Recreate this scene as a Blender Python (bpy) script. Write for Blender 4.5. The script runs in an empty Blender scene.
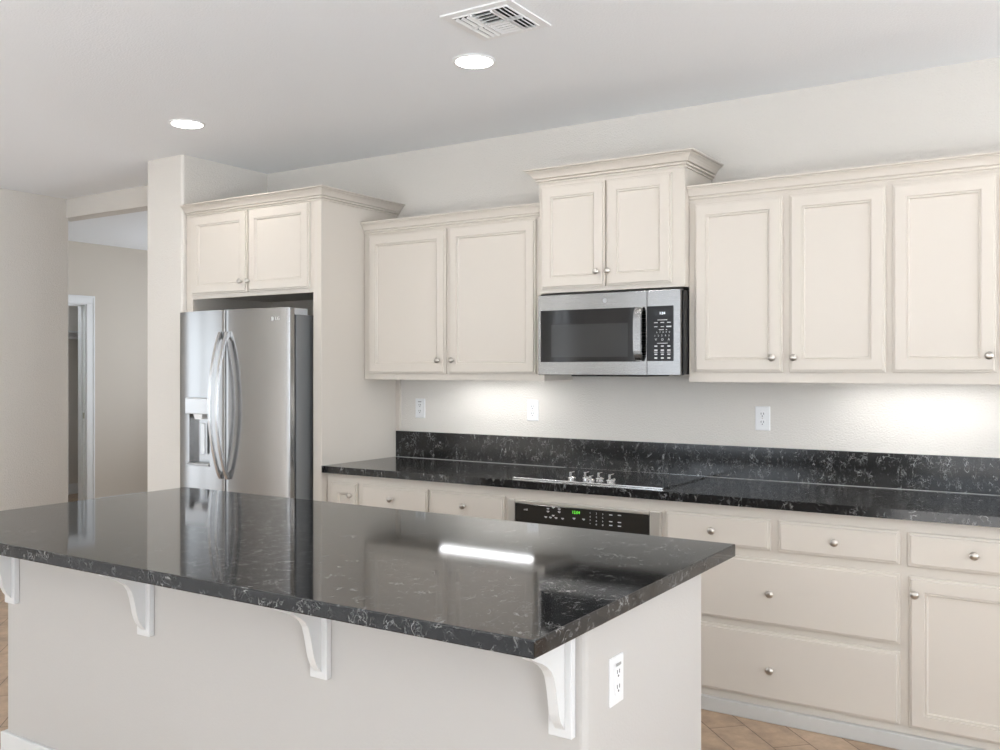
import bpy, bmesh, math, random
from mathutils import Vector, Matrix
random.seed(7)
SC = bpy.context.scene
COL = SC.collection

# ------------------------------------------------------------------ camera
cam_d = bpy.data.cameras.new('camera')
cam = bpy.data.objects.new('camera', cam_d)
COL.objects.link(cam)
cam.location = (0, -4.435, 1.4436)
cam.rotation_euler = (math.radians(90), 0, math.radians(32.739))
cam_d.sensor_width = 36
cam_d.lens = 33.60
cam_d.shift_y = -0.00589
cam_d.clip_start = 0.05
SC.camera = cam

# ------------------------------------------------------------------ world, exposure
SC.view_settings.view_transform = 'Standard'
SC.view_settings.look = 'None'
SC.view_settings.gamma = 1
SC.view_settings.use_curve_mapping = False
SC.view_settings.exposure = 0.27
w = bpy.data.worlds.new('sky')
SC.world = w
w.use_nodes = True
w.node_tree.nodes['Background'].inputs[0].default_value = (0.85, 0.93, 1.0, 1)
w.node_tree.nodes['Background'].inputs[1].default_value = 2.0

# ------------------------------------------------------------------ daylight through the windows, added fills in hallway and closet
def area(name, loc, target, sx, sy, power, col=(1, 1, 1), spread=180):
    d = bpy.data.lights.new(name, 'AREA')
    d.shape = 'RECTANGLE'; d.size = sx; d.size_y = sy; d.energy = power; d.color = col
    d.spread = math.radians(spread)
    o = bpy.data.objects.new(name, d); COL.objects.link(o)
    o.location = loc
    v = Vector(target) - Vector(loc)
    o.rotation_euler = v.to_track_quat('-Z', 'Y').to_euler()
    return o
DAY = (0.91, 0.985, 1.08)
area('daylight_patio_door', (-6.88, -2.35, 1.08), (0, -2.35, 1.08), 1.5, 2.1, 6.5, DAY)
area('daylight_rear_window', (-4.3, -8.8, 1.2), (-4.3, 0, 7.5), 2.4, 2.2, 34, DAY)
area('daylight_rear_window', (-0.6, -8.8, 1.2), (-0.6, 0, 7.5), 2.8, 2.2, 24, DAY)
area('daylight_rear_sidelight', (-6.46, -8.3, 1.4), (-6.46, 0, 1.4), .5, 2.4, 6, DAY)
area('daylight_side_window', (3.3, -1.6, 1.4), (0, -1.6, 3.0), 2.2, 1.6, 78, DAY)
area('daylight_side_window', (3.3, -5.6, 1.3), (0, -5.2, 3.2), 2.6, 2.2, 150, DAY)
area('fill_hallway', (-7.2, 2.9, 1.5), (-7.2, 0, 2.2), 1.6, 1.6, 32, DAY)  # added fill lamp inside the closed hallway, no window there
area('fill_closet', (-9.4, .35, 2.3), (-9.3, 1.6, 1.4), .5, .5, 5, DAY)  # added fill lamp that brightens the closet and door jamb

sd = bpy.data.lights.new('sun', 'SUN'); sd.energy = 30; sd.angle = math.radians(1.5); sd.color = (1, .98, .95)
sun = bpy.data.objects.new('sun', sd); COL.objects.link(sun)
sun.rotation_euler = Vector((-.30, .62, -.66)).to_track_quat('-Z', 'Y').to_euler()

# ------------------------------------------------------------------ materials
def nt(name):
    m = bpy.data.materials.new(name); m.use_nodes = True
    t = m.node_tree
    return m, t, t.nodes['Principled BSDF']
def simple(name, col, rough=0.5, metal=0.0, bump=None, coat=0, spec=None):
    m, t, p = nt(name)
    p.inputs['Base Color'].default_value = (*col, 1)
    p.inputs['Roughness'].default_value = rough
    p.inputs['Metallic'].default_value = metal
    if coat: p.inputs['Coat Weight'].default_value = coat
    if spec is not None: p.inputs['Specular IOR Level'].default_value = spec
    tc = t.nodes.new('ShaderNodeTexCoord')
    n = t.nodes.new('ShaderNodeTexNoise')
    t.links.new(tc.outputs['Object'], n.inputs['Vector'])
    sc, st, dist = bump if bump else (60, 0.02, 0.001)
    n.inputs['Scale'].default_value = sc; n.inputs['Detail'].default_value = 3
    b = t.nodes.new('ShaderNodeBump')
    b.inputs['Strength'].default_value = st; b.inputs['Distance'].default_value = dist
    t.links.new(n.outputs['Fac'], b.inputs['Height'])
    t.links.new(b.outputs['Normal'], p.inputs['Normal'])
    return m
def emis(name, col, s):
    m, t, p = nt(name)
    p.inputs['Base Color'].default_value = (*col, 1)
    p.inputs['Emission Color'].default_value = (*col, 1)
    p.inputs['Emission Strength'].default_value = s
    return m
M = {}
M['wall'] = simple('wall_paint', (0.68, 0.645, 0.595), 0.6, bump=(130, 0.8, 0.004))
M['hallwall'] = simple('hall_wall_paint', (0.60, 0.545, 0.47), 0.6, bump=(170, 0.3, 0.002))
M['ceil'] = simple('ceiling_paint', (0.87, 0.885, 0.90), 0.8, bump=(110, 0.5, 0.004))
M['cab'] = simple('cabinet_ivory_paint', (0.64, 0.588, 0.522), 0.42)
M['toe'] = simple('toe_board_grey_paint', (0.56, 0.55, 0.525), 0.5)
M['trim'] = simple('trim_white_paint', (0.80, 0.81, 0.81), 0.4)
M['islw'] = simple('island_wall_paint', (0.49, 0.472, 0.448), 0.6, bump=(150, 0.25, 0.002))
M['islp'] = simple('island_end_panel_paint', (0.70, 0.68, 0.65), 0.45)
M['corbel'] = simple('island_trim_paint', (0.66, 0.66, 0.65), 0.45)
M['bead'] = simple('sealant_grey', (0.33, 0.33, 0.32), 0.5)
M['plate'] = simple('outlet_white_plastic', (0.76, 0.76, 0.76), 0.3)
M['slot'] = simple('outlet_slot_dark', (0.05, 0.05, 0.05), 0.5)
M['nickel'] = simple('brushed_nickel', (0.55, 0.52, 0.48), 0.28, 1.0)
M['chrome'] = simple('bright_chrome', (0.8, 0.8, 0.8), 0.12, 1.0)
M['white'] = simple('white_enamel', (0.85, 0.85, 0.85), 0.4)
M['dark'] = simple('dark_recess', (0.02, 0.02, 0.02), 0.8)
M['case'] = simple('fridge_case_grey', (0.20, 0.205, 0.21), 0.4, 0.3)
M['gasket'] = simple('gasket_dark', (0.03, 0.03, 0.03), 0.6)
M['glassblk'] = simple('black_glass', (0.012, 0.012, 0.013), 0.05, spec=0.35)
M['ovengl'] = simple('oven_panel_glass', (0.022, 0.020, 0.017), 0.12)
M['mwwin'] = simple('microwave_window_mesh', (0.028, 0.029, 0.030), 0.10, spec=0.4)
M['plasticblk'] = simple('black_plastic', (0.014, 0.014, 0.015), 0.22, spec=0.22)
M['greypl'] = simple('grey_plastic', (0.42, 0.43, 0.44), 0.35)
M['ltgrey'] = simple('silver_plastic', (0.62, 0.63, 0.64), 0.3, 0.4)
M['mark'] = simple('printed_white_marks', (0.62, 0.62, 0.62), 0.5)
M['markg'] = simple('printed_grey_marks', (0.35, 0.35, 0.34), 0.5)
M['lens'] = emis('lamp_lens', (1, 0.99, 0.97), 9)
M['led'] = emis('led_strip_lens', (.98, 0.99, 1), 8)
M['green'] = emis('green_clock_digits', (0.15, 0.9, 0.05), 0.7)
M['digit'] = emis('white_clock_digits', (0.9, 0.95, 1.0), 1.0)

def steel(name, col, rough, ax):
    m, t, p = nt(name)
    p.inputs['Base Color'].default_value = (*col, 1)
    p.inputs['Metallic'].default_value = 1
    p.inputs['Anisotropic'].default_value = 0.85
    cx = t.nodes.new('ShaderNodeCombineXYZ'); cx.inputs[2].default_value = 1
    t.links.new(cx.outputs[0], p.inputs['Tangent'])
    tc = t.nodes.new('ShaderNodeTexCoord'); mp = t.nodes.new('ShaderNodeMapping')
    mp.inputs['Scale'].default_value = ax
    n = t.nodes.new('ShaderNodeTexNoise'); n.inputs['Scale'].default_value = 1; n.inputs['Detail'].default_value = 4
    r = t.nodes.new('ShaderNodeMapRange')
    r.inputs['To Min'].default_value = rough - 0.04; r.inputs['To Max'].default_value = rough + 0.05
    b = t.nodes.new('ShaderNodeBump'); b.inputs['Strength'].default_value = 0.03; b.inputs['Distance'].default_value = 0.0005
    t.links.new(tc.outputs['Object'], mp.inputs[0]); t.links.new(mp.outputs[0], n.inputs['Vector'])
    t.links.new(n.outputs['Fac'], r.inputs['Value']); t.links.new(r.outputs[0], p.inputs['Roughness'])
    t.links.new(n.outputs['Fac'], b.inputs['Height']); t.links.new(b.outputs[0], p.inputs['Normal'])
    return m
M['steel'] = steel('stainless_steel', (0.335, 0.33, 0.325), 0.24, (900, 900, 6))
M['handle'] = simple('satin_steel_handle', (0.62, 0.62, 0.62), 0.22, 1.0)
M['steelh'] = steel('stainless_steel_brushed_across', (0.29, 0.29, 0.29), 0.26, (6, 900, 900))

def granite(name, stretch, rough, vein=0.30):
    m, t, p = nt(name)
    L = t.links.new; N = t.nodes.new
    tc = N('ShaderNodeTexCoord'); mp = N('ShaderNodeMapping'); mp.inputs['Scale'].default_value = stretch
    L(tc.outputs['Object'], mp.inputs[0])
    def line(scale, width, det):
        n = N('ShaderNodeTexNoise'); n.inputs['Scale'].default_value = scale; n.inputs['Detail'].default_value = det
        n.inputs['Roughness'].default_value = 0.6; n.inputs['Distortion'].default_value = 0.8
        L(mp.outputs[0], n.inputs['Vector'])
        s = N('ShaderNodeMath'); s.operation = 'SUBTRACT'; s.inputs[1].default_value = 0.5; L(n.outputs['Fac'], s.inputs[0])
        a = N('ShaderNodeMath'); a.operation = 'ABSOLUTE'; L(s.outputs[0], a.inputs[0])
        r = N('ShaderNodeMapRange'); r.inputs['From Min'].default_value = 0; r.inputs['From Max'].default_value = width
        r.inputs['To Min'].default_value = 1; r.inputs['To Max'].default_value = 0; L(a.outputs[0], r.inputs['Value'])
        return r.outputs[0]
    def mask(scale, lo, hi):
        n = N('ShaderNodeTexNoise'); n.inputs['Scale'].default_value = scale; n.inputs['Detail'].default_value = 4
        mo = N('ShaderNodeVectorMath'); mo.operation = 'ADD'; mo.inputs[1].default_value = (scale, 3.3, 7.1)
        L(mp.outputs[0], mo.inputs[0]); L(mo.outputs[0], n.inputs['Vector'])
        r = N('ShaderNodeMapRange'); r.inputs['From Min'].default_value = lo; r.inputs['From Max'].default_value = hi
        L(n.outputs['Fac'], r.inputs['Value']); return r.outputs[0]
    def mul(a, b):
        x = N('ShaderNodeMath'); x.operation = 'MULTIPLY'; L(a, x.inputs[0])
        if isinstance(b, float): x.inputs[1].default_value = b
        else: L(b, x.inputs[1])
        return x.outputs[0]
    def mx(a, b):
        x = N('ShaderNodeMath'); x.operation = 'MAXIMUM'; L(a, x.inputs[0]); L(b, x.inputs[1]); return x.outputs[0]
    v = mul(line(13, 0.014, 3), mask(15, 0.50, 0.60))
    v2 = mul(mul(line(30, 0.022, 3), mask(24, 0.50, 0.62)), 0.65)
    v3 = mul(mask(80, 0.64, 0.74), 0.35)
    v4 = mul(mask(6, 0.4, 0.8), 0.012)
    tot = mx(mx(v, v2), mx(v3, v4))
    mix = N('ShaderNodeMix'); mix.data_type = 'RGBA'
    L(tot, mix.inputs['Factor'])
    mix.inputs['A'].default_value = (0.005, 0.005, 0.0055, 1)
    mix.inputs['B'].default_value = (vein, vein, vein * 0.98, 1)
    L(mix.outputs['Result'], p.inputs['Base Color'])
    p.inputs['Roughness'].default_value = rough
    p.inputs['IOR'].default_value = 1.54
    return m
M['granite'] = granite('black_granite', (1.6, 1.15, 1.6), 0.06, 0.28)
M['granitew'] = granite('black_granite_honed', (1.5, 1.4, 0.9), 0.14, 0.32)

def floor_mat():
    m, t, p = nt('travertine_plank_tile')
    L = t.links.new; N = t.nodes.new
    tc = N('ShaderNodeTexCoord'); mp = N('ShaderNodeMapping')
    mp.inputs['Rotation'].default_value = (0, 0, math.radians(45))
    mp.inputs['Location'].default_value = (0.12, -0.0325, 0)
    L(tc.outputs['Object'], mp.inputs[0])
    br = N('ShaderNodeTexBrick')
    br.inputs['Scale'].default_value = 1
    br.inputs['Brick Width'].default_value = 0.62; br.inputs['Row Height'].default_value = 0.155
    br.inputs['Mortar Size'].default_value = 0.0022; br.inputs['Mortar Smooth'].default_value = 0.1
    br.offset = 0.37
    br.inputs['Color1'].default_value = (0.43, 0.30, 0.20, 1)
    br.inputs['Color2'].default_value = (0.52, 0.375, 0.26, 1)
    br.inputs['Mortar'].default_value = (0.16, 0.105, 0.07, 1)
    L(mp.outputs[0], br.inputs['Vector'])
    n = N('ShaderNodeTexNoise'); n.inputs['Scale'].default_value = 9; n.inputs['Detail'].default_value = 8; n.inputs['Roughness'].default_value = .65
    L(mp.outputs[0], n.inputs['Vector'])
    r = N('ShaderNodeMapRange'); r.inputs['From Min'].default_value = .3; r.inputs['From Max'].default_value = .7
    r.inputs['To Min'].default_value = .62; r.inputs['To Max'].default_value = 1.15; L(n.outputs['Fac'], r.inputs['Value'])
    mu = N('ShaderNodeMix'); mu.data_type = 'RGBA'; mu.blend_type = 'MULTIPLY'; mu.inputs['Factor'].default_value = 1
    L(br.outputs['Color'], mu.inputs['A']); L(r.outputs[0], mu.inputs['B'])
    L(mu.outputs['Result'], p.inputs['Base Color'])
    p.inputs['Roughness'].default_value = 0.4
    b = N('ShaderNodeBump'); b.inputs['Strength'].default_value = 0.4; b.inputs['Distance'].default_value = 0.002; b.invert = True
    L(br.outputs['Fac'], b.inputs['Height']); L(b.outputs[0], p.inputs['Normal'])
    return m
M['floor'] = floor_mat()
M['bounce_carpet'] = simple('pale_bounce_carpet', (0.72, 0.72, 0.73), 0.95, bump=(300, .6, .004))  # kept pale to throw sunlight up at the ceiling

# ------------------------------------------------------------------ helpers
ORG = {}
def link_mesh(name, bm, mat, parent=None, origin=None, smooth=False):
    """verts are in world coordinates; the origin goes to the base centre of the mesh"""
    bm.normal_update()
    xs = [v.co for v in bm.verts]
    if origin is None:
        lo = Vector((min(c.x for c in xs), min(c.y for c in xs), min(c.z for c in xs)))
        hi = Vector((max(c.x for c in xs), max(c.y for c in xs), max(c.z for c in xs)))
        origin = Vector(((lo.x + hi.x) / 2, (lo.y + hi.y) / 2, lo.z))
    origin = Vector(origin)
    for v in bm.verts: v.co -= origin
    me = bpy.data.meshes.new(name); bm.to_mesh(me); bm.free()
    me.materials.append(mat)
    if smooth:
        for f in me.polygons: f.use_smooth = True
    if any(f.use_smooth for f in me.polygons): me.set_sharp_from_angle(angle=math.radians(28))
    o = bpy.data.objects.new(name, me); COL.objects.link(o)
    if parent is not None:
        o.parent = parent; o.location = origin - ORG[parent.name]
    else: o.location = origin
    ORG[o.name] = origin
    return o
def thing(name, loc, label, cat, group=None):
    o = bpy.data.objects.new(name, None); COL.objects.link(o)
    o.empty_display_size = 0.1
    o.location = loc; ORG[o.name] = Vector(loc)
    return tag(o, label, cat, group)
def tag(o, label, cat, group=None):
    o['label'] = label; o['category'] = cat
    if group: o['group'] = group
    return o
def struct(o):
    o['kind'] = 'structure'; return o

def box(bm, x0, x1, y0, y1, z0, z1, bev=0.0, seg=2, edges=None):
    r = bmesh.ops.create_cube(bm, size=1)
    vs = r['verts']
    for v in vs:
        v.co = Vector(((x0 + x1) / 2 + v.co.x * (x1 - x0), (y0 + y1) / 2 + v.co.y * (y1 - y0), (z0 + z1) / 2 + v.co.z * (z1 - z0)))
    if bev > 0:
        es = {e for v in vs for e in v.link_edges}
        if edges == 'z': es = {e for e in es if abs(e.verts[0].co.z - e.verts[1].co.z) > 1e-6}
        bmesh.ops.bevel(bm, geom=list(es), offset=bev, segments=seg, affect='EDGES', profile=0.5)
    return bm
def nb(): return bmesh.new()
def B(*a, **k): return box(nb(), *a, **k)

def rings_panel(bm, x0, x1, z0, z1, yb, rings):
    """nested rectangles facing -y from back plane yb; rings = (inset, protrusion)"""
    loops = []
    for ins, d in rings:
        y = yb - d
        loops.append([bm.verts.new(c) for c in ((x0 + ins, y, z0 + ins), (x1 - ins, y, z0 + ins), (x1 - ins, y, z1 - ins), (x0 + ins, y, z1 - ins))])
    for a, b in zip(loops, loops[1:]):
        for i in range(4):
            j = (i + 1) % 4
            bm.faces.new((a[i], a[j], b[j], b[i]))
    bm.faces.new(loops[-1])
    bm.faces.new(list(reversed(loops[0])))
    return bm
DOOR = [(0, 0), (0, .010), (.002, .0120), (.0085, .0125), (.0095, .019), (.0115, .020), (.054, .020), (.0555, .0150), (.0585, .0145), (.0600, .0170), (.0635, .0165), (.0665, .0100)]
DRAW = [(0, 0), (0, .010), (.002, .0120), (.0095, .0125), (.0105, .019), (.0130, .020)]

def lathe(bm, pts, c, axis='y', n=20):
    """pts = (radius, distance along axis); axis 'y' goes towards -y, 'z' up, '-z' down"""
    c = Vector(c); rr = []
    for r, h in pts:
        ring = []
        for i in range(n):
            a = 2 * math.pi * i / n
            if axis == 'y': p = Vector((r * math.cos(a), -h, r * math.sin(a)))
            elif axis == 'z': p = Vector((r * math.cos(a), r * math.sin(a), h))
            else: p = Vector((r * math.cos(a), -r * math.sin(a), -h))
            ring.append(bm.verts.new(c + p))
        rr.append(ring)
    for a, b in zip(rr, rr[1:]):
        for i in range(n):
            j = (i + 1) % n
            bm.faces.new((a[i], a[j], b[j], b[i]))
    bm.faces.new(list(reversed(rr[0]))); bm.faces.new(rr[-1])
    bmesh.ops.recalc_face_normals(bm, faces=bm.faces)
    return bm
def prism(bm, poly, axis, a, b):
    """poly in the two other axes, extruded along axis from a to b"""
    def P(u, v, w):
        return {'x': (w, u, v), 'y': (u, w, v), 'z': (u, v, w)}[axis]
    A = [bm.verts.new(P(u, v, a)) for u, v in poly]; Bv = [bm.verts.new(P(u, v, b)) for u, v in poly]
    n = len(poly)
    for i in range(n):
        j = (i + 1) % n; bm.faces.new((A[i], A[j], Bv[j], Bv[i]))
    bm.faces.new(list(reversed(A))); bm.faces.new(Bv)
    bmesh.ops.recalc_face_normals(bm, faces=bm.faces)
    return bm
CROWN = [(0, 0), (.14, 0), (.14, .09), (.06, .12), (.06, .145), (.25, .17), (.28, .20), (.28, .27), (.16, .30), (.16, .33), (.36, .37), (.42, .48), (.54, .62), (.70, .74), (.84, .80), (.84, .835), (.76, .85), (.76, .87), (.94, .885), (1, .92), (1, 1), (0, 1)]
def crown(bm, path, z0, P, Hh):
    n = len(path); offs = []
    for i in range(n):
        ns = []
        if i > 0:
            d = (Vector(path[i]) - Vector(path[i - 1])).normalized(); ns.append(Vector((d.y, -d.x)))
        if i < n - 1:
            d = (Vector(path[i + 1]) - Vector(path[i])).normalized(); ns.append(Vector((d.y, -d.x)))
        if len(ns) == 2: o = (ns[0] + ns[1]); o = o / (o.dot(ns[0]))
        else: o = ns[0]
        offs.append(o)
    sec = []
    for p, o in zip(path, offs):
        sec.append([bm.verts.new((p[0] + o.x * a * P, p[1] + o.y * a * P, z0 + b * Hh)) for a, b in CROWN])
    m = len(CROWN)
    for a, b in zip(sec, sec[1:]):
        for i in range(m):
            j = (i + 1) % m; bm.faces.new((a[i], b[i], b[j], a[j]))
    bm.faces.new(list(reversed(sec[0]))); bm.faces.new(sec[-1])
    bmesh.ops.recalc_face_normals(bm, faces=bm.faces)
    return bm
def text_bm(bm, s, size, depth, loc, face='-y'):
    c = bpy.data.curves.new('t', 'FONT'); c.body = s; c.size = size; c.extrude = depth
    c.align_x = 'CENTER'; c.align_y = 'CENTER'; c.resolution_u = 3
    o = bpy.data.objects.new('t', c); COL.objects.link(o)
    dg = bpy.context.evaluated_depsgraph_get(); dg.update()
    me = bpy.data.meshes.new_from_object(o.evaluated_get(dg))
    R = Matrix.Rotation(math.radians(90), 4, 'X') if face == '-y' else Matrix.Identity(4)
    me.transform(Matrix.Translation(loc) @ R)
    bm.from_mesh(me)
    bpy.data.objects.remove(o); bpy.data.curves.remove(c); bpy.data.meshes.remove(me)
    return bm
def tube(bm, pts, r, n=8):
    rr = []
    for i, p in enumerate(pts):
        p = Vector(p); a = Vector(pts[max(i - 1, 0)]); b = Vector(pts[min(i + 1, len(pts) - 1)])
        t = (b - a).normalized(); u = t.cross(Vector((0, 0, 1)));
        if u.length < 1e-3: u = t.cross(Vector((1, 0, 0)))
        u.normalize(); v = t.cross(u)
        rr.append([bm.verts.new(p + r * (math.cos(2 * math.pi * k / n) * u + math.sin(2 * math.pi * k / n) * v)) for k in range(n)])
    for a, b in zip(rr, rr[1:]):
        for i in range(n):
            j = (i + 1) % n; bm.faces.new((a[i], a[j], b[j], b[i]))
    bm.faces.new(list(reversed(rr[0]))); bm.faces.new(rr[-1])
    bmesh.ops.recalc_face_normals(bm, faces=bm.faces)
    return bm

KNOB_ME = None
def knob(x, y, z, parent, name='knob'):
    """mushroom cabinet knob whose base touches the plane y"""
    global KNOB_ME
    if KNOB_ME is None:
        bm = nb()
        lathe(bm, [(.0085, 0), (.0085, .002), (.0055, .004), (.005, .011), (.008, .013), (.0135, .015), (.0155, .018), (.0158, .0205), (.0145, .0225), (.014, .0228), (.0115, .0255), (.006, .0275), (.001, .028)], (0, 0, 0), 'y', 20)
        KNOB_ME = bpy.data.meshes.new('knob'); bm.to_mesh(KNOB_ME); bm.free(); KNOB_ME.materials.append(M['nickel'])
        for f in KNOB_ME.polygons: f.use_smooth = True
    o = bpy.data.objects.new(name, KNOB_ME); COL.objects.link(o)
    o.parent = parent; o.location = Vector((x, y, z)) - ORG[parent.name]
    ORG[o.name] = Vector((x, y, z))
    return o
def door(x0, x1, z0, z1, yb, parent, kn=None, name='door', prof=DOOR):
    d = link_mesh(name, rings_panel(nb(), x0, x1, z0, z1, yb, prof), M['cab'], parent)
    if kn: knob(kn[0], yb - .0195, kn[1], d)
    return d

# ------------------------------------------------------------------ the setting
ZC = 2.755
XL, XR, YB = -6.705, 2.6, -8.0
struct(link_mesh('floor', B(-10.2, 3.0, -8.4, 3.4, -0.1, 0), M['floor'], origin=(0, 0, 0)))
struct(link_mesh('floor_bounce', B(XL, XR, YB, -4.9, 0.0005, 0.012), M['bounce_carpet'], origin=(0, 0, 0)))  # unseen pale floor area, added to bounce sun onto the ceiling
struct(link_mesh('ceiling', B(-10.2, 3.0, -8.4, 3.4, ZC, ZC + 0.12), M['ceil'], origin=(0, 0, 0)))
struct(link_mesh('wall_back', B(-4.72, 3.0, 0, 0.15, 0, ZC), M['wall'], origin=(0, 0, 0)))
# stub wall beside the fridge, bullnose corners
struct(link_mesh('wall_stub', B(-5.06, -4.712, -0.69, 0.15, 0, ZC, bev=0.018, seg=4, edges='z'), M['wall'], origin=(0, 0, 0)))
struct(link_mesh('wall_header', B(-6.845, -5.03, -0.19, -0.06, 2.61, ZC), M['wall'], origin=(0, 0, 0)))
def holed_wall_x(xa, xb, y0, y1, holes, bm=None):
    """wall between two x planes running in y with rectangular holes (ya, yb, za, zb)"""
    bm = bm or nb(); y = y0
    for a, b, za, zb in sorted(holes):
        box(bm, xa, xb, y, a, 0, ZC)
        if za > 0: box(bm, xa, xb, a, b, 0, za)
        if zb < ZC: box(bm, xa, xb, a, b, zb, ZC)
        y = b
    box(bm, xa, xb, y, y1, 0, ZC); return bm
def holed_wall_y(ya, yb, x0, x1, holes):
    bm = nb(); x = x0
    for a, b, za, zb in sorted(holes):
        box(bm, x, a, ya, yb, 0, ZC)
        if za > 0: box(bm, a, b, ya, yb, 0, za)
        if zb < ZC: box(bm, a, b, ya, yb, zb, ZC)
        x = b
    box(bm, x, x1, ya, yb, 0, ZC); return bm
wl = holed_wall_x(XL - 0.14, XL, YB, -1.2, [(-3.1, -1.6, 0, 2.1)])
box(wl, XL - 0.14, XL, -1.2, -0.165, 0, ZC, bev=0.018, seg=4, edges='z')
struct(link_mesh('wall_left', wl, M['wall'], origin=(0, 0, 0)))
struct(link_mesh('wall_right', holed_wall_x(XR, XR + 0.15, YB, 0, [(-2.6, -0.6, 0.75, 2.25), (-6.8, -4.4, 0.4, 2.4)]), M['wall'], origin=(0, 0, 0)))
struct(link_mesh('wall_rear', holed_wall_y(YB - 0.15, YB, XL - 0.14, XR + 0.15, [(-6.62, -6.30, 0.2, 2.6), (-5.4, -3.2, 0.35, 2.35), (-1.9, 0.7, 0.35, 2.35)]), M['wall'], origin=(0, 0, 0)))
def sash(bm, kind, c, a0, a1, z0, z1, cols):
    t = 0.05
    def bar(p, q, r, s):
        if kind == 'x': box(bm, c - .03, c + .03, p, q, r, s)
        else: box(bm, p, q, c - .03, c + .03, r, s)
    bar(a0, a1, z0, z0 + t); bar(a0, a1, z1 - t, z1)
    for k in range(cols + 1):
        x = a0 + (a1 - a0 - t) * k / cols
        bar(x, x + t, z0 + t, z1 - t)
    return bm
struct(link_mesh('window_1', sash(nb(), 'x', XR + .07, -2.6, -.6, .75, 2.25, 2), M['trim']))
struct(link_mesh('window_2', sash(nb(), 'x', XR + .07, -6.8, -4.4, .4, 2.4, 2), M['trim']))
struct(link_mesh('window_3', sash(nb(), 'y', YB - .07, -5.4, -3.2, .35, 2.35, 2), M['trim']))
struct(link_mesh('window_4', sash(nb(), 'y', YB - .07, -1.9, .7, .35, 2.35, 2), M['trim']))
struct(link_mesh('window_5', sash(nb(), 'y', YB - .07, -6.62, -6.30, .2, 2.6, 2), M['trim']))
struct(link_mesh('door_2', sash(nb(), 'x', XL - .04, -3.1, -1.6, 0, 2.1, 2), M['trim']))
# hallway
XF = -8.86
struct(link_mesh('wall_hall_right', B(-5.04, -4.90, 0.151, 3.2, 0, ZC), M['hallwall'], origin=(0, 0, 0)))
struct(link_mesh('wall_hall_front', B(XF, XL - 0.141, -0.31, -0.165, 0, ZC), M['hallwall'], origin=(0, 0, 0)))
struct(link_mesh('wall_hall_end', B(XF, -5.04, 3.2, 3.35, 0, ZC), M['hallwall'], origin=(0, 0, 0)))
struct(link_mesh('wall_hall_far', holed_wall_x(XF - 0.12, XF, -0.18, 3.35, [(0.64, 1.405, 0, 2.13)]), M['hallwall'], origin=(0, 0, 0)))
# closet behind the doorway
cl = nb(); box(cl, -10.1, -10.0, -.1, 2.4, 0, ZC); box(cl, -10.0, XF - .121, -.1, 0, 0, ZC); box(cl, -10.0, XF - .121, 2.3, 2.4, 0, ZC)
struct(link_mesh('wall_closet', cl, M['wall'], origin=(0, 0, 0)))
dj = nb()
box(dj, XF - .125, XF + .002, 1.385, 1.405, 0, 2.13); box(dj, XF - .125, XF + .002, .64, .66, 0, 2.13); box(dj, XF - .125, XF + .002, .66, 1.385, 2.11, 2.13)
box(dj, XF - .08, XF - .045, 1.373, 1.386, 0, 2.11); box(dj, XF - .08, XF - .045, .66, 1.385, 2.098, 2.11)
for a, b in ((1.395, 1.485), (.56, .65)):
    box(dj, XF, XF + .014, a, b, 0, 2.119, bev=.003)
    box(dj, XF + .012, XF + .02, (b - .02) if a > 1 else a, b if a > 1 else a + .02, 0, 2.184, bev=.002)
box(dj, XF, XF + .014, .56, 1.485, 2.12, 2.205, bev=.003); box(dj, XF + .012, XF + .02, .56, 1.485, 2.185, 2.205, bev=.002)
dr = struct(link_mesh('door_1', dj, M['trim']))
link_mesh('strike_plate', B(XF - .042, XF - .012, 1.383, 1.3855, .93, .99), M['nickel'], dr)
struct(link_mesh('baseboard_closet', B(-10.0, -9.985, 0, 2.3, 0, .12, bev=.003), M['trim']))
struct(link_mesh('baseboard_hall', B(XF, XF + .014, 1.486, 3.2, 0, .09, bev=.003), M['trim']))
struct(link_mesh('baseboard_left', B(XL, XL + .014, -1.6, -.05, 0, .13, bev=.003), M['trim']))
struct(link_mesh('baseboard_stub', B(-5.03, -4.70, -.704, -.69, 0, .13, bev=.003), M['trim']))
struct(link_mesh('trim_1', B(-3.59, -3.562, -.018, 0, 1.071, 1.385), M['cab']))
sh = thing('closet_shelf', (-9.84, 1.4, 1.80), 'white closet shelf with cleat seen through the far doorway', 'shelf')
link_mesh('board', B(-9.999, -9.69, .02, 2.29, 1.85, 1.872, bev=.002), M['trim'], sh)
link_mesh('cleat', B(-9.999, -9.98, .02, 2.29, 1.79, 1.85), M['trim'], sh)
link_mesh('hanging_rod', tube(nb(), [(-9.78, .02, 1.80), (-9.78, 2.29, 1.80)], .016, 12), M['white'], sh, smooth=True)

# ------------------------------------------------------------------ ceiling lamps and vent
def downlight(x, y, label, e=2.5):
    t = thing('recessed_downlight', (x, y, ZC), label, 'ceiling light', 'recessed ceiling downlights')
    link_mesh('trim_ring', lathe(nb(), [(.094, 0), (.094, .003), (.088, .006), (.080, .006), (.080, 0.0015)], (x, y, ZC), '-z', 40), M['white'], t)
    link_mesh('lens', lathe(nb(), [(.077, 0.002), (.077, .0075), (.070, .009)], (x, y, ZC), '-z', 40), M['lens'], t)
    d = bpy.data.lights.new('downlight_lamp', 'AREA'); d.shape = 'DISK'; d.size = .14; d.energy = e; d.color = (1, .97, .93)
    o = bpy.data.objects.new('downlight_lamp', d); COL.objects.link(o); o.parent = t; o.location = (0, 0, -.012)
    return t
downlight(-2.241, -1.153, 'round lit recessed downlight below the square ceiling vent')
downlight(-4.10, -1.147, 'round lit recessed downlight in front of the fridge, left of the other')
downlight(-0.38, -1.15, 'round recessed downlight above the right end of the counter')
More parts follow.
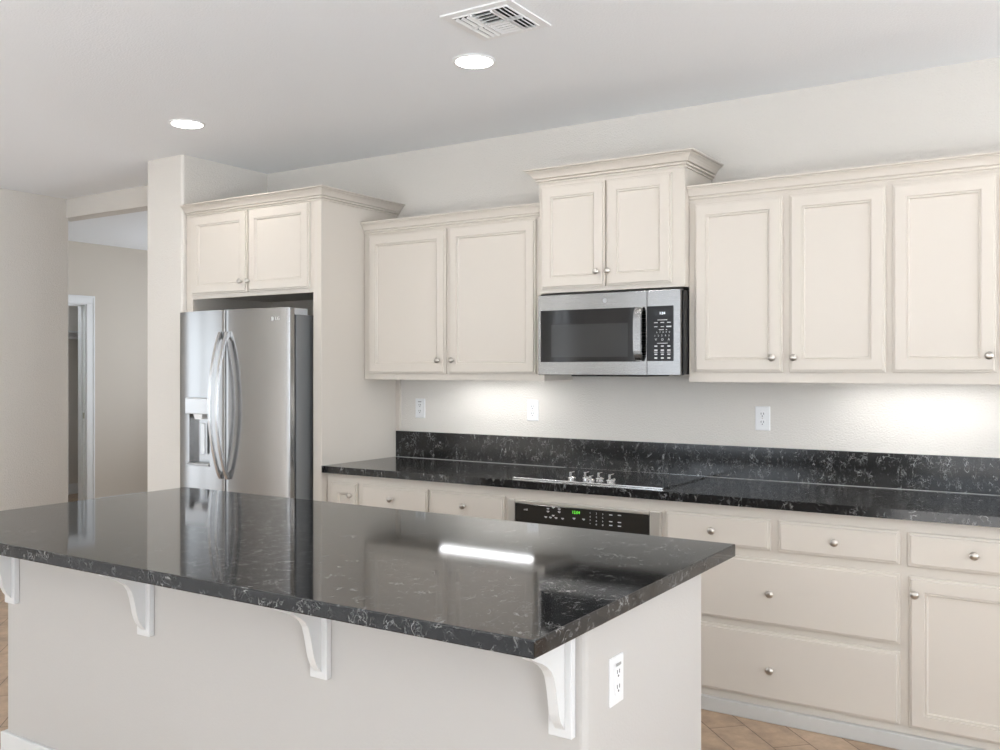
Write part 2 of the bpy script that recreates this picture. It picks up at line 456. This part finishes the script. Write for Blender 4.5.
downlight(-2.24, -3.4, 'round recessed downlight over the room in front of the island', 5)
downlight(-4.1, -3.4, 'added unseen downlight over the room left of the island', 8)  # out of view, added to brighten the left wall

VX0, VX1, VY0, VY1 = -2.062, -1.757, -1.642, -1.342
t = thing('ceiling_vent', ((VX0 + VX1) / 2, (VY0 + VY1) / 2, ZC), 'square white louvred air vent on the ceiling', 'vent')
fr = nb(); zf = ZC - .010
def ringplate(bm, x0, x1, y0, y1, wd, z0, z1):
    box(bm, x0, x1, y0, y0 + wd, z0, z1); box(bm, x0, x1, y1 - wd, y1, z0, z1)
    box(bm, x0, x0 + wd, y0 + wd, y1 - wd, z0, z1); box(bm, x1 - wd, x1, y0 + wd, y1 - wd, z0, z1)
ringplate(fr, VX0, VX1, VY0, VY1, .035, ZC - .006, ZC)
ringplate(fr, VX0 + .033, VX1 - .033, VY0 + .033, VY1 - .033, .006, ZC - .009, ZC - .004)
ix0, ix1, iy0, iy1 = VX0 + .038, VX1 - .038, VY0 + .038, VY1 - .038
cA, cB = ix0 + .075, ix1 - .065
ym = (iy0 + iy1) / 2
box(fr, cA - .004, cA + .004, iy0, iy1, ZC - .014, ZC - .001); box(fr, cB - .004, cB + .004, iy0, iy1, ZC - .014, ZC - .001)
box(fr, ix0, ix1, ym - .004, ym + .004, ZC - .014, ZC - .001)
link_mesh('frame', fr, M['white'], t)
link_mesh('duct_shade_plate', B(ix0, ix1, iy0, iy1, ZC - .002, ZC - .0005), M['dark'], t)  # dark plate under the ceiling, stands in for shade inside the duct
def louver(x0, x1, y0, y1, along, tilt, wd=.022):
    bm = nb(); cx, cy = (x0 + x1) / 2, (y0 + y1) / 2; z = ZC - .012
    if along == 'y':
        box(bm, -wd / 2, wd / 2, y0 - cy, y1 - cy, -.0012, .0012)
        R = Matrix.Rotation(math.radians(tilt), 4, 'Y')
    else:
        box(bm, x0 - cx, x1 - cx, -wd / 2, wd / 2, -.0008, .0008)
        R = Matrix.Rotation(math.radians(tilt), 4, 'X')
    bmesh.ops.transform(bm, matrix=Matrix.Translation((cx, cy, z)) @ R, verts=bm.verts)
    link_mesh('louver', bm, M['white'], t)
for (a, b) in ((iy0, ym - .005), (ym + .005, iy1)):
    for k in range(3):
        xx = ix0 + .012 + k * .024
        louver(xx, xx, a + .002, b - .002, 'y', -34, .012)
    for k in range(3):
        xx = cB + .016 + k * .020
        louver(xx, xx, a + .002, b - .002, 'y', 42, .017)
for k in range(4):
    yy = iy0 + .014 + k * .026
    louver(cA + .005, cB - .005, yy, yy, 'x', 40, .018)
for k in range(5):
    yy = ym + .016 + k * .021
    louver(cA + .005, cB - .005, yy, yy, 'x', -30, .0085)

# ------------------------------------------------------------------ upper cabinets
ZU = 1.3845
def upper(x0, x1, zt, yf, label, zb=ZU, recess=.02, side_l=False):
    t = thing('wall_cabinet', ((x0 + x1) / 2, 0, zb), label, 'cabinet', 'ivory wall cabinets')
    bm = nb()
    box(bm, x0, x1, yf + .018, -.001, zb + recess, zt)              # box
    box(bm, x0, x0 + .016, yf + .018, -.001, zb, zb + recess); box(bm, x1 - .016, x1, yf + .018, -.001, zb, zb + recess)
    box(bm, x0, x1, yf, yf + .018, zb, zt)        # face frame
    link_mesh('cabinet_body', bm, M['cab'], t)
    return t
c1 = upper(-3.589, -2.386, 2.24, -.305, 'ivory two-door wall cabinet between the fridge surround and the microwave cabinet')
door(-3.548, -3.000, 1.418, 2.212, -.305, c1, (-3.043, 1.492))
door(-2.977, -2.432, 1.418, 2.212, -.305, c1, (-2.948, 1.492))
link_mesh('crown_molding', crown(nb(), [(-3.589, -.305), (-2.386, -.305)], 2.219, .037, .071), M['cab'], c1)
c3 = upper(-1.608, -.734, 2.24, -.305, 'ivory two-door wall cabinet just right of the microwave')
door(-1.577, -1.173, 1.430, 2.205, -.305, c3, (-1.215, 1.494))
door(-1.142, -.748, 1.430, 2.205, -.305, c3, (-1.120, 1.494))
c4 = upper(-.734, .10, 2.24, -.305, 'ivory wall cabinet at the right end, knob at its lower right corner')
door(-.721, -.339, 1.430, 2.205, -.305, c4, (-.364, 1.497))
door(-.316, .068, 1.430, 2.205, -.305, c4, (-.291, 1.497))
cm = link_mesh('crown_molding', crown(nb(), [(-1.608, -.3055), (.10, -.3055)], 2.219, .037, .071), M['cab'])
tag(cm, 'ivory crown moulding running along the tops of the right-hand wall cabinets', 'moulding')
Y2 = -.358
c2 = upper(-2.3845, -1.6095, 2.40, Y2, 'taller ivory wall cabinet above the microwave with its own crown', zb=1.825, recess=0)
door(-2.366, -2.012, 1.845, 2.357, Y2, c2, (-2.050, 1.917))
door(-2.003, -1.670, 1.845, 2.357, Y2, c2, (-1.987, 1.917))
link_mesh('crown_molding', crown(nb(), [(-2.3845, -.002), (-2.3845, Y2), (-1.6095, Y2), (-1.6095, -.002)], 2.375, .062, .070), M['cab'], c2)

# ------------------------------------------------------------------ fridge surround
YS = -.661
fs = thing('fridge_surround_cabinet', (-4.14, 0, 0), 'tall ivory cabinet surround enclosing the fridge, two doors above it', 'cabinet')
bm = nb()
box(bm, -3.652, -3.591, YS, -.001, 0, 2.40, bev=.0012, seg=1)
box(bm, -4.711, -4.652, YS, -.001, 0, 2.40, bev=.0012, seg=1)
box(bm, -4.652, -3.652, YS + .018, -.001, 1.89, 2.40)
box(bm, -4.652, -3.652, YS, YS + .018, 1.868, 2.40)
box(bm, -4.652, -3.652, -.02, -.001, 0, 1.89)
link_mesh('cabinet_body', bm, M['cab'], fs)
door(-4.648, -4.163, 1.892, 2.368, YS, fs, (-4.205, 1.955))
door(-4.153, -3.672, 1.892, 2.368, YS, fs, (-4.140, 1.955))
link_mesh('crown_molding', crown(nb(), [(-4.700, YS), (-3.591, YS), (-3.591, -.002)], 2.372, .062, .066), M['cab'], fs)

# ------------------------------------------------------------------ fridge
fx0, fx1, fxc = -4.585, -3.68, -4.1325
fg = thing('french_door_refrigerator', (fxc, -.45, 0), 'stainless steel french-door fridge with ice dispenser in the left door', 'fridge')
link_mesh('case', B(fx0 + .01, fx1 - .006, -.755, -.06, .03, 1.742, bev=.004), M['case'], fg)
link_mesh('door_gasket', B(fx0 + .02, fx1 - .018, -.772, -.752, .04, 1.74), M['gasket'], fg)
YF = -.852
def fy(x):
    s = abs(x - fxc) / .4525
    return YF + .040 * s ** 2.6
def door_plan(x0, x1):
    pts = []
    n = 26
    r = .008
    xs = [x0, x0 + .001, x0 + .003, x0 + .005, x0 + r] + [x0 + r + (x1 - x0 - 2 * r) * k / n for k in range(1, n)] + [x1 - r, x1 - .005, x1 - .003, x1 - .001, x1]
    for x in xs:
        e = min(x - x0, x1 - x)
        dy = 0
        if e < r: dy = r - math.sqrt(max(r * r - (r - e) ** 2, 0))
        pts.append((x, fy(x) + dy))
    return pts
def fridge_door(name, x0, x1, z0, z1, hole=None):
    bm = nb(); pl = door_plan(x0, x1); yb = -.775
    zs = [z0, z1]
    if hole:
        zs = [z0, hole[2], hole[3], z1]
        xs = [p[0] for p in pl]
        for hx in hole[:2]:
            if all(abs(hx - q) > 1e-5 for q in xs): pl.append((hx, fy(hx)))
        pl.sort()
    V = [[bm.verts.new((x, y, z)) for (x, y) in pl] for z in zs]
    back = [[bm.verts.new((pl[0][0], yb, z)), bm.verts.new((pl[-1][0], yb, z))] for z in zs]
    for k in range(len(zs) - 1):
        for i in range(len(pl) - 1):
            xm = (pl[i][0] + pl[i + 1][0]) / 2
            if hole and k == 1 and hole[0] < xm < hole[1]: continue
            f = bm.faces.new((V[k][i], V[k][i + 1], V[k + 1][i + 1], V[k + 1][i])); f.smooth = True
        bm.faces.new((back[k][0], V[k][0], V[k + 1][0], back[k + 1][0]))
        bm.faces.new((V[k][-1], back[k][1], back[k + 1][1], V[k + 1][-1]))
    bm.faces.new((back[0][1], back[0][0], back[-1][0], back[-1][1]))
    bm.faces.new([back[0][0], back[0][1]] + list(reversed(V[0])))
    bm.faces.new(V[-1] + [back[-1][1], back[-1][0]])
    if hole:   # inner returns of the dispenser niche
        ii = [i for i, p in enumerate(pl) if hole[0] - 1e-6 <= p[0] <= hole[1] + 1e-6]
        di = .055
        def q(i, k): return bm.verts.new((pl[i][0], YF + di, zs[k]))
        a = {(i, k): q(i, k) for i in (ii[0], ii[-1]) for k in (1, 2)}
        bm.faces.new((V[1][ii[0]], V[2][ii[0]], a[(ii[0], 2)], a[(ii[0], 1)]))
        bm.faces.new((V[2][ii[-1]], V[1][ii[-1]], a[(ii[-1], 1)], a[(ii[-1], 2)]))
        bm.faces.new([V[1][i] for i in ii] + [a[(ii[-1], 1)], a[(ii[0], 1)]])
        bm.faces.new([V[2][i] for i in reversed(ii)] + [a[(ii[0], 2)], a[(ii[-1], 2)]])
        bm.faces.new((a[(ii[0], 1)], a[(ii[0], 2)], a[(ii[-1], 2)], a[(ii[-1], 1)]))
    return link_mesh(name, bm, M['steel'], fg)
hx0, hx1, hz0, hz1 = -4.472, -4.275, .885, 1.278
dl = fridge_door('door', fx0, -4.1465, .70, 1.778, (hx0, hx1, hz0, hz1))
dr_ = fridge_door('door', -4.1395, fx1, .70, 1.778)
frz = fridge_door('freezer_drawer', fx0, fx1, .06, .69)
# dispenser
link_mesh('control_panel', B(hx0 + .001, hx1 - .001, YF - .012, YF + .054, 1.185, hz1 - .001, bev=.004), M['ltgrey'], dl)
link_mesh('nozzle', prism(nb(), [(-4.415, 1.185), (-4.335, 1.185), (-4.345, 1.155), (-4.40, 1.155)], 'y', YF, YF + .045), M['white'], dl)
pd = nb(); box(pd, -4.385, -4.350, YF + .028, YF + .036, .95, 1.13, bev=.003)
link_mesh('paddle', pd, M['ltgrey'], dl)
link_mesh('drip_tray', B(hx0 + .004, hx1 - .004, YF - .004, YF + .053, hz0 + .001, hz0 + .016, bev=.002), M['greypl'], dl)
def fhandle(xc, parent):
    z0, z1, n = .826, 1.654, 30
    out, inn = [], []
    for k in range(n + 1):
        u = k / n; z = z0 + (z1 - z0) * u
        bow = math.sin(math.pi * u) ** .8
        out.append((fy(xc) - .016 - .078 * bow, z)); inn.append((fy(xc) - .001 - .078 * bow if 0.04 < u < .96 else fy(xc) + .001, z))
    prof = out + list(reversed(inn))
    bm = prism(nb(), prof, 'x', xc - .011, xc + .011)
    bmesh.ops.bevel(bm, geom=[e for e in bm.edges if abs(e.verts[0].co.x - e.verts[1].co.x) < 1e-6 and (abs(e.verts[0].co.z - e.verts[1].co.z) > 1e-4)], offset=.003, segments=2, affect='EDGES')
    return link_mesh('handle', bm, M['handle'], parent)
fhandle(-4.172, dl); fhandle(-4.114, dr_)
# logo on the right door
lg = nb(); lx, lz = -3.79, 1.718
lathe(lg, [(.0125, 0), (.0125, .0012)], (lx, fy(lx) + .0004, lz), 'y', 24)
text_bm(lg, 'LG', .026, .0015, (lx + .036, fy(lx + .030) - .0006, lz))
link_mesh('logo', lg, M['mark'], dr_)
hc = nb()
prism(hc, [(fx1 - .006, -.7745), (fx1 - .09, -.7745), (fx1 - .12, -.74), (fx1 - .12, -.67), (fx1 - .006, -.67)], 'z', 1.7425, 1.776)
link_mesh('hinge_cover', hc, M['greypl'], fg)
hc = nb()
prism(hc, [(fx0 + .012, -.7745), (fx0 + .09, -.7745), (fx0 + .12, -.74), (fx0 + .12, -.67), (fx0 + .012, -.67)], 'z', 1.7425, 1.776)
link_mesh('hinge_cover', hc, M['greypl'], fg)
fb = nb(); n = 20
tube(fb, [(fx0 + .10, YF + .001 + .03, .62), (fx0 + .12, YF - .05, .62), (fx1 - .12, YF - .05, .62), (fx1 - .10, YF + .031, .62)], .011, 10)
link_mesh('handle', fb, M['chrome'], frz)
for xx in (fx0 + .06, fx1 - .06):
    for yy in (-.70, -.12):
        link_mesh('foot', lathe(nb(), [(.02, 0), (.02, .03)], (xx, yy, 0), 'z', 12), M['gasket'], fg)

# ------------------------------------------------------------------ base cabinets
YBF, ZT = -.615, .876
def basecab(x0, x1, label, cut=None):
    t = thing('base_cabinet', ((x0 + x1) / 2, -.3, 0), label, 'cabinet', 'ivory base cabinets')
    bm = nb()
    if cut:   # open front for the oven
        a, b, z0, z1 = cut
        box(bm, x0, a, YBF, -.002, .06, ZT); box(bm, b, x1, YBF, -.002, .06, ZT)
        box(bm, a, b, YBF, -.002, .06, z0); box(bm, a, b, YBF, -.002, z1, ZT)
    else: box(bm, x0, x1, YBF, -.002, .058, ZT)
    link_mesh('cabinet_body', bm, M['cab'], t)
    return t
b1 = basecab(-3.589, -3.344, 'narrow ivory base cabinet against the fridge surround, with a framed pull-out door')
door(-3.551, -3.362, .09, .828, YBF, b1, (-3.399, .763))
b2 = basecab(-3.344, -2.405, 'ivory base cabinet left of the oven with two small drawers side by side')
door(-3.328, -2.888, .695, .828, YBF, b2, (-3.121, .763), 'drawer', DRAW)
door(-2.870, -2.422, .695, .828, YBF, b2, (-2.656, .765), 'drawer', DRAW)
door(-3.328, -2.888, .09, .66, YBF, b2, (-2.93, .60))
door(-2.870, -2.422, .09, .66, YBF, b2, (-2.83, .60))
b3 = basecab(-2.405, -1.602, 'ivory base cabinet housing the built-in oven', (-2.372, -1.634, .12, .815))
b4 = basecab(-1.602, -.625, 'ivory base cabinet right of the oven with two small and two wide drawers')
door(-1.592, -1.133, .700, .828, YBF, b4, (-1.377, .763), 'drawer', DRAW)
door(-1.101, -.641, .700, .828, YBF, b4, (-.877, .763), 'drawer', DRAW)
door(-1.592, -.641, .396, .664, YBF, b4, (-1.131, .528), 'drawer', DRAW)
door(-1.592, -.641, .090, .368, YBF, b4, (-1.131, .216), 'drawer', DRAW)
b5 = basecab(-.625, .32, 'ivory base cabinet at the right end with a drawer above a framed door')
door(-.613, -.157, .697, .826, YBF, b5, (-.385, .764), 'drawer', DRAW)
door(-.608, -.157, .088, .659, YBF, b5, (-.586, .596))
door(-.133, .30, .697, .826, YBF, b5, (.085, .764), 'drawer', DRAW)
door(-.133, .30, .088, .659, YBF, b5, (.27, .596))
tb = link_mesh('toe_board', B(-3.589, .32, -.640, -.600, 0, .0575, bev=.003), M['toe'])
tag(tb, 'long pale grey toe board along the floor under the base cabinets', 'toe board')

# counter and backsplash
CX1 = .34
bm = nb()
ox0, ox1, oy0, oy1 = -2.372, -1.640, -.570, -.058   # cooktop cut-out
for a, b, c, d in ((-3.589, ox0, -.661, -.001), (ox1, CX1, -.661, -.001), (ox0, ox1, -.661, oy0), (ox0, ox1, oy1, -.001)):
    box(bm, a, b, c, d, .8765, .914)
bmesh.ops.remove_doubles(bm, verts=bm.verts, dist=1e-5)
ct = link_mesh('countertop', bm, M['granitew'], origin=(0, 0, .876))
tag(ct, 'long black granite countertop with white flecks along the back wall', 'countertop')
bs = link_mesh('backsplash', B(-3.589, CX1, -.0205, -.001, .9142, 1.0705, bev=.0008), M['granitew'], origin=(0, 0, .914))
tag(bs, 'low black granite backsplash strip standing on the counter against the wall', 'backsplash')

link_mesh('sealant_bead', B(-3.585, CX1, -.0235, -.0206, .9142, .9165), M['bead'], bs)

# ------------------------------------------------------------------ cooktop
ck = thing('electric_cooktop', (-2.005, -.31, .914), 'black glass cooktop with chrome front trim and knobs set in the counter', 'cooktop')
link_mesh('glass_top', B(-2.392, -1.622, -.588, -.040, .9145, .9185, bev=.001), M['glassblk'], ck)
bm = nb(); box(bm, -2.396, -1.618, -.594, -.588, .9145, .9205, bev=.001)
box(bm, -2.396, -1.618, -.040, -.0375, .9145, .919); box(bm, -2.396, -2.392, -.588, -.040, .9145, .9195); box(bm, -1.622, -1.618, -.588, -.040, .9145, .9195)
link_mesh('metal_trim', bm, M['chrome'], ck)
link_mesh('burner_box', B(-2.365, -1.645, -.565, -.065, .8775, .9144), M['dark'], ck)
for kx, ky, s in ((-2.118, -.505, 1), (-2.056, -.475, 1), (-2.003, -.53, .75), (-1.992, -.46, 1), (-1.915, -.500, 1), (-1.932, -.455, .9)):
    bm = nb()
    lathe(bm, [(.021 * s, 0), (.021 * s, .006), (.019 * s, .009), (.012 * s, .011), (.011 * s, .013)], (kx, ky, .9186), 'z', 20)
    k = link_mesh('knob', bm, M['chrome'], ck)
    link_mesh('knob_grip', B(kx - .006, kx + .006, ky - .017 * s, ky + .017 * s, .9186 + .0128, .9186 + .036 * s, bev=.002), M['chrome'], k)

# ------------------------------------------------------------------ oven
ov = thing('built_in_oven', (-2.004, -.3, .13), 'built-in oven under the cooktop, black glass control panel with green clock', 'oven')
link_mesh('oven_body', B(-2.370, -1.636, -.600, -.03, .122, .813), M['case'], ov)
bm = nb()
box(bm, -2.398, -2.362, -.634, -.6155, .125, .8195, bev=.004); box(bm, -1.664, -1.610, -.634, -.6155, .125, .8195, bev=.004)
box(bm, -2.361, -1.665, -.634, -.6155, .803, .8195, bev=.004); box(bm, -1.6215, -1.612, -.641, -.6345, .125, .8195, bev=.001)
box(bm, -2.361, -1.665, -.632, -.6155, .125, .14, bev=.004)
link_mesh('trim_frame', bm, simple('oven_trim_champagne', (.60, .57, .52), .3, .6), ov)
cp = link_mesh('control_panel', B(-2.3605, -1.6655, -.631, -.601, .69, .8025, bev=.002), M['ovengl'], ov)
yk = -.6313
bm = nb(); text_bm(bm, '12:04', .019, .0003, (-2.030, yk, .783)); link_mesh('clock_display', bm, M['green'], cp)
for i, xx in enumerate((-1.957, -1.925, -1.893)):
    for j, zz in enumerate((.787, .770, .753, .737)):
        link_mesh('number_button', text_bm(nb(), '123456789*0#'[j * 3 + i], .011, .0003, (xx, yk, zz)), M['mark'], cp)
for xx, zz in ((-1.853, .787), (-1.81, .789), (-1.853, .757), (-1.81, .757), (-1.853, .740), (-1.81, .740)):
    link_mesh('button', B(xx - .008, xx + .008, yk - .0003, yk + .0003, zz - .002, zz + .002), M['mark'], cp)
for xx, zz in ((-2.178, .790), (-2.178, .777), (-2.118, .792), (-2.118, .779), (-2.15, .797), (-2.15, .760), (-2.04, .756), (-1.99, .756), (-2.19, .750), (-2.165, .750), (-2.135, .750), (-2.10, .750)):
    bm = nb(); box(bm, xx - .007, xx + .007, yk - .0003, yk + .0003, zz - .0018, zz + .0018)
    box(bm, xx - .003, xx + .004, yk - .0003, yk + .0003, zz - .005, zz - .003)
    link_mesh('button', bm, M['mark'], cp)
link_mesh('logo', text_bm(nb(), 'o GE', .011, .0003, (-2.30, yk, .775)), M['mark'], cp)
od = link_mesh('oven_door', B(-2.3605, -1.6655, -.640, -.603, .142, .682, bev=.004), M['ovengl'], ov)
link_mesh('handle', tube(nb(), [(-2.31, -.640, .64), (-2.30, -.672, .64), (-1.73, -.672, .64), (-1.72, -.640, .64)], .010, 10), M['chrome'], od, smooth=True)

# ------------------------------------------------------------------ microwave
mw = thing('microwave_oven', (-1.988, -.2, 1.4143), 'stainless over-the-range microwave with black glass door and keypad', 'microwave')
mx0, mx1, mz0, mz1, my = -2.366, -1.612, 1.4143, 1.8105, -.403
link_mesh('case', B(mx0 + .006, mx1 - .001, my + .042, -.002, mz0 + .004, mz1 - .002), M['plasticblk'], mw)
link_mesh('side_strip', B(mx1 - .004, mx1, my + .018, my + .040, mz0 + .002, mz1 - .004), M['case'], mw)
xs = -1.778
md = link_mesh('door', B(mx0, xs, my, my + .040, mz0, mz1, bev=.003), M['steelh'], mw)
gl = link_mesh('door_glass', rings_panel(nb(), -2.350, -1.812, 1.479, 1.734, my + .002, [(0, 0), (0, .0035), (.002, .004)]), M['glassblk'], md)
link_mesh('window', B(-2.288, -1.874, my - .0026, my - .0022, 1.502, 1.662), M['mwwin'], md)
bm = nb(); out, inn = [], []
n = 16
for k in range(n + 1):
    u = k / n; z = 1.481 + .254 * u; bow = min(1, math.sin(math.pi * u) * 2.2) ** .6 * .020 + math.sin(math.pi * u) * .006
    out.append((my - .010 - bow, z)); inn.append((my - .002 - bow, z))
prism(bm, out + list(reversed(inn)), 'x', -1.834, -1.792)
bmesh.ops.bevel(bm, geom=[e for e in bm.edges if abs(e.verts[0].co.x - e.verts[1].co.x) < 1e-6 and abs(e.verts[0].co.z - e.verts[1].co.z) > 1e-4], offset=.003, segments=2, affect='EDGES')
for z in (1.481, 1.728): box(bm, -1.827, -1.799, my - .012, my, z, z + .007)
link_mesh('handle', bm, M['steelh'], md)
mf = link_mesh('control_fascia', B(xs + .001, mx1, my, my + .040, mz0, mz1, bev=.003), M['steelh'], mw)
mk = link_mesh('keypad', B(-1.7765, -1.646, my - .002, my + .001, 1.481, 1.736, bev=.0008), M['plasticblk'], mw)
yk = my - .0022
link_mesh('clock_window', B(-1.742, -1.662, yk - .0002, yk + .0002, 1.690, 1.713), M['glassblk'], mk)
bm = nb(); text_bm(bm, '1:04', .017, .0002, (-1.700, yk - .0004, 1.7015)); link_mesh('clock_digits', bm, M['digit'], mk)
def mk_t(s, size, x, z): link_mesh('number_button', text_bm(nb(), s, size, .0002, (x, yk, z)), M['mark'], mk)
def pill(x, z, wd=.010, h=.0022): link_mesh('button', B(x - wd, x + wd, yk - .0003, yk + .0003, z - h, z + h), M['mark'], mk)
pill(-1.700, 1.671, .024, .0014)
for c in range(3): pill(-1.732 + c * .032, 1.659, .009, .0018)
for c in range(3): pill(-1.732 + c * .032, 1.640, .008 if c < 2 else .012, .0030 if c == 2 else .0015)
pill(-1.705, 1.626, .012, .0014); pill(-1.68, 1.626, .003, .0014)
for i, ch in enumerate('12345'): mk_t(ch, .012, -1.737 + i * .0175, 1.598)
for i, ch in enumerate('67890'): mk_t(ch, .010, -1.727 + i * .0155, 1.614)
for c, ch in enumerate('VOA'): mk_t(ch, .015, -1.732 + c * .032, 1.580)
pill(-1.700, 1.563, .026, .0014)
for c in range(3):
    pill(-1.732 + c * .032, 1.550, .007, .003)
    pill(-1.732 + c * .032, 1.531, .008, .0032); pill(-1.732 + c * .032, 1.522, .009, .0012)
    pill(-1.732 + c * .032, 1.512, .007, .0028)
    pill(-1.732 + c * .032, 1.495, .007, .0034)
bm = nb(); lathe(bm, [(.0105, 0), (.0115, 0), (.0115, .0008), (.0105, .0008)], (-1.995, my, 1.772), 'y', 24)
text_bm(bm, 'GE', .011, .0003, (-1.995, my - .0008, 1.772))
link_mesh('logo', bm, M['greypl'], md)
bm = nb(); box(bm, -2.20, -1.80, -.36, -.08, mz0 - .006, mz0 + .004)
link_mesh('grease_filter', bm, M['dark'], mw)
link_mesh('vent_slot', B(mx0 + .01, mx1 - .01, my + .012, my + .06, mz1 - .001, mz1 + .006), M['dark'], mw)

# ------------------------------------------------------------------ under-cabinet light bars
def light_bar(x0, x1, label, y=-.19):
    t = thing('under_cabinet_light', ((x0 + x1) / 2, y, ZU), label, 'light', 'under-cabinet light bars')
    link_mesh('housing', B(x0, x1, y - .03, y + .03, 1.392, 1.4040), M['white'], t)
    link_mesh('lens', B(x0 + .01, x1 - .01, y - .024, y + .024, 1.3865, 1.392), M['led'], t)
    d = bpy.data.lights.new('light_bar_lamp', 'AREA'); d.shape = 'RECTANGLE'; d.size = x1 - x0 - .02; d.size_y = .045; d.energy = 0.8; d.color = (.97, .985, 1)
    o = bpy.data.objects.new('light_bar_lamp', d); COL.objects.link(o); o.parent = t; o.location = (0, 0, .0005)
light_bar(-3.13, -2.52, 'lit white light bar under the cabinet left of the microwave')
light_bar(-.95, -.36, 'lit white light bar under the cabinets right of the microwave')

# ------------------------------------------------------------------ wall outlets
def outlet(x, z, label, kind, face='-y', y=0.0):
    t = thing('wall_outlet', (x, y, z - .0575) if face == '-y' else (x, y, z - .0575), label, 'outlet', 'white wall outlets')
    def W(bm):
        if face == '+x':   # built at x=0 facing -y, turned to face +x
            R = Matrix.Translation((x, y, z)) @ Matrix.Rotation(math.radians(90), 4, 'Z')
        else: R = Matrix.Translation((x, y, z))
        bmesh.ops.transform(bm, matrix=R, verts=bm.verts); return bm
    link_mesh('cover_plate', W(rings_panel(nb(), -.0355, .0355, -.0575, .0575, 0, [(0, 0), (0, .003), (.003, .0055)])), M['plate'], t)
    if kind == 'duplex':
        for s in (-1, 1):
            bm = nb(); lathe(bm, [(.0165, 0.005), (.0165, .0068), (.0155, .0075)], (0, 0, s * .0195), 'y', 20)
            sk = link_mesh('socket', W(bm), M['plate'], t)
            bm = nb()
            for a in (-.006, .006): box(bm, a - .0013, a + .0013, -.0082, -.0074, s * .0195 - .001, s * .0195 + .008)
            lathe(bm, [(.0028, .0074), (.0028, .0082)], (0, 0, s * .0195 - .008), 'y', 10)
            link_mesh('slots', W(bm), M['slot'], sk)
        link_mesh('screw', W(lathe(nb(), [(.003, .0055), (.003, .0065)], (0, 0, 0), 'y', 10)), M['nickel'], t)
    else:
        sk = link_mesh('socket', W(box(nb(), -.0165, .0165, -.0075, -.005, -.033, .033, bev=.001, seg=1)), M['plate'], t)
        bm = nb(); box(bm, -.013, .013, -.0095, -.0075, .0355, .0425, bev=.001, seg=1)
        link_mesh('indicator', W(bm), M['markg'], t)
        bm = nb()
        for s in (-1, 1):
            for a in (-.006, .006): box(bm, a - .0013, a + .0013, -.0082, -.0074, s * .018 - .001, s * .018 + .008)
            lathe(bm, [(.0028, .0074), (.0028, .0082)], (0, 0, s * .018 - .007), 'y', 10)
        link_mesh('slots', W(bm), M['slot'], sk)
    return t
outlet(-3.416, 1.210, 'white outlet on the back wall nearest the fridge surround', 'block')
outlet(-2.635, 1.216, 'white outlet on the back wall just left of the microwave', 'duplex')
outlet(-1.357, 1.208, 'white outlet on the back wall right of the cooktop', 'duplex')

# ------------------------------------------------------------------ island
IX0, IX1, IY0, IY1 = -3.349, -.98, -2.55, -1.81
isl = thing('kitchen_island', ((IX0 + IX1) / 2, (IY0 + IY1) / 2, 0), 'pale grey kitchen island base with scrolled brackets under the overhang', 'island')
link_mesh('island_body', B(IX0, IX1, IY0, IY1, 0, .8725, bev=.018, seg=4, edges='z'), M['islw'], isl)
bbm = nb()
def bb(x0, x1, y0, y1): box(bbm, x0, x1, y0, y1, 0, .128, bev=.004)
bb(IX0 - .014, IX1 + .014, IY0 - .014, IY0 + .002); bb(IX0 - .014, IX0 + .002, IY0 + .001, -2.37); bb(IX1 - .002, IX1 + .014, IY0 + .001, -2.37)
link_mesh('baseboard', bbm, M['corbel'], isl)
for k, xr in enumerate((-3.262, -2.506, -1.756, -1.006)):
    xa, xb = xr - .062, xr
    cb = link_mesh('corbel', B(xa, xb, IY0 - .020, IY0 - .0003, .603, .872, bev=.002, seg=1), M['corbel'], isl)
    xm0, xm1 = xb - .043, xb - .018
    y0 = IY0 - .020
    curve = [(y0, .622), (y0 - .006, .630), (y0 - .018, .645), (y0 - .026, .662), (y0 - .032, .682), (y0 - .036, .703), (y0 - .042, .73), (y0 - .050, .755), (y0 - .062, .772), (y0 - .080, .787), (y0 - .102, .80), (y0 - .128, .811), (y0 - .146, .820), (y0 - .152, .832), (y0 - .152, .872), (y0, .872)]
    link_mesh('scroll_bracket', prism(nb(), curve, 'x', xm0, xm1), M['corbel'], cb)
ic = link_mesh('island_countertop', B(-3.477, -.934, -2.859, -1.655, .873, .911, bev=.003), M['granite'], origin=(0, 0, .873))
tag(ic, 'large glossy black granite slab on top of the kitchen island', 'countertop')
outlet(IX1, .697, 'white outlet on the end of the island below the slab', 'block', '+x', -2.397)
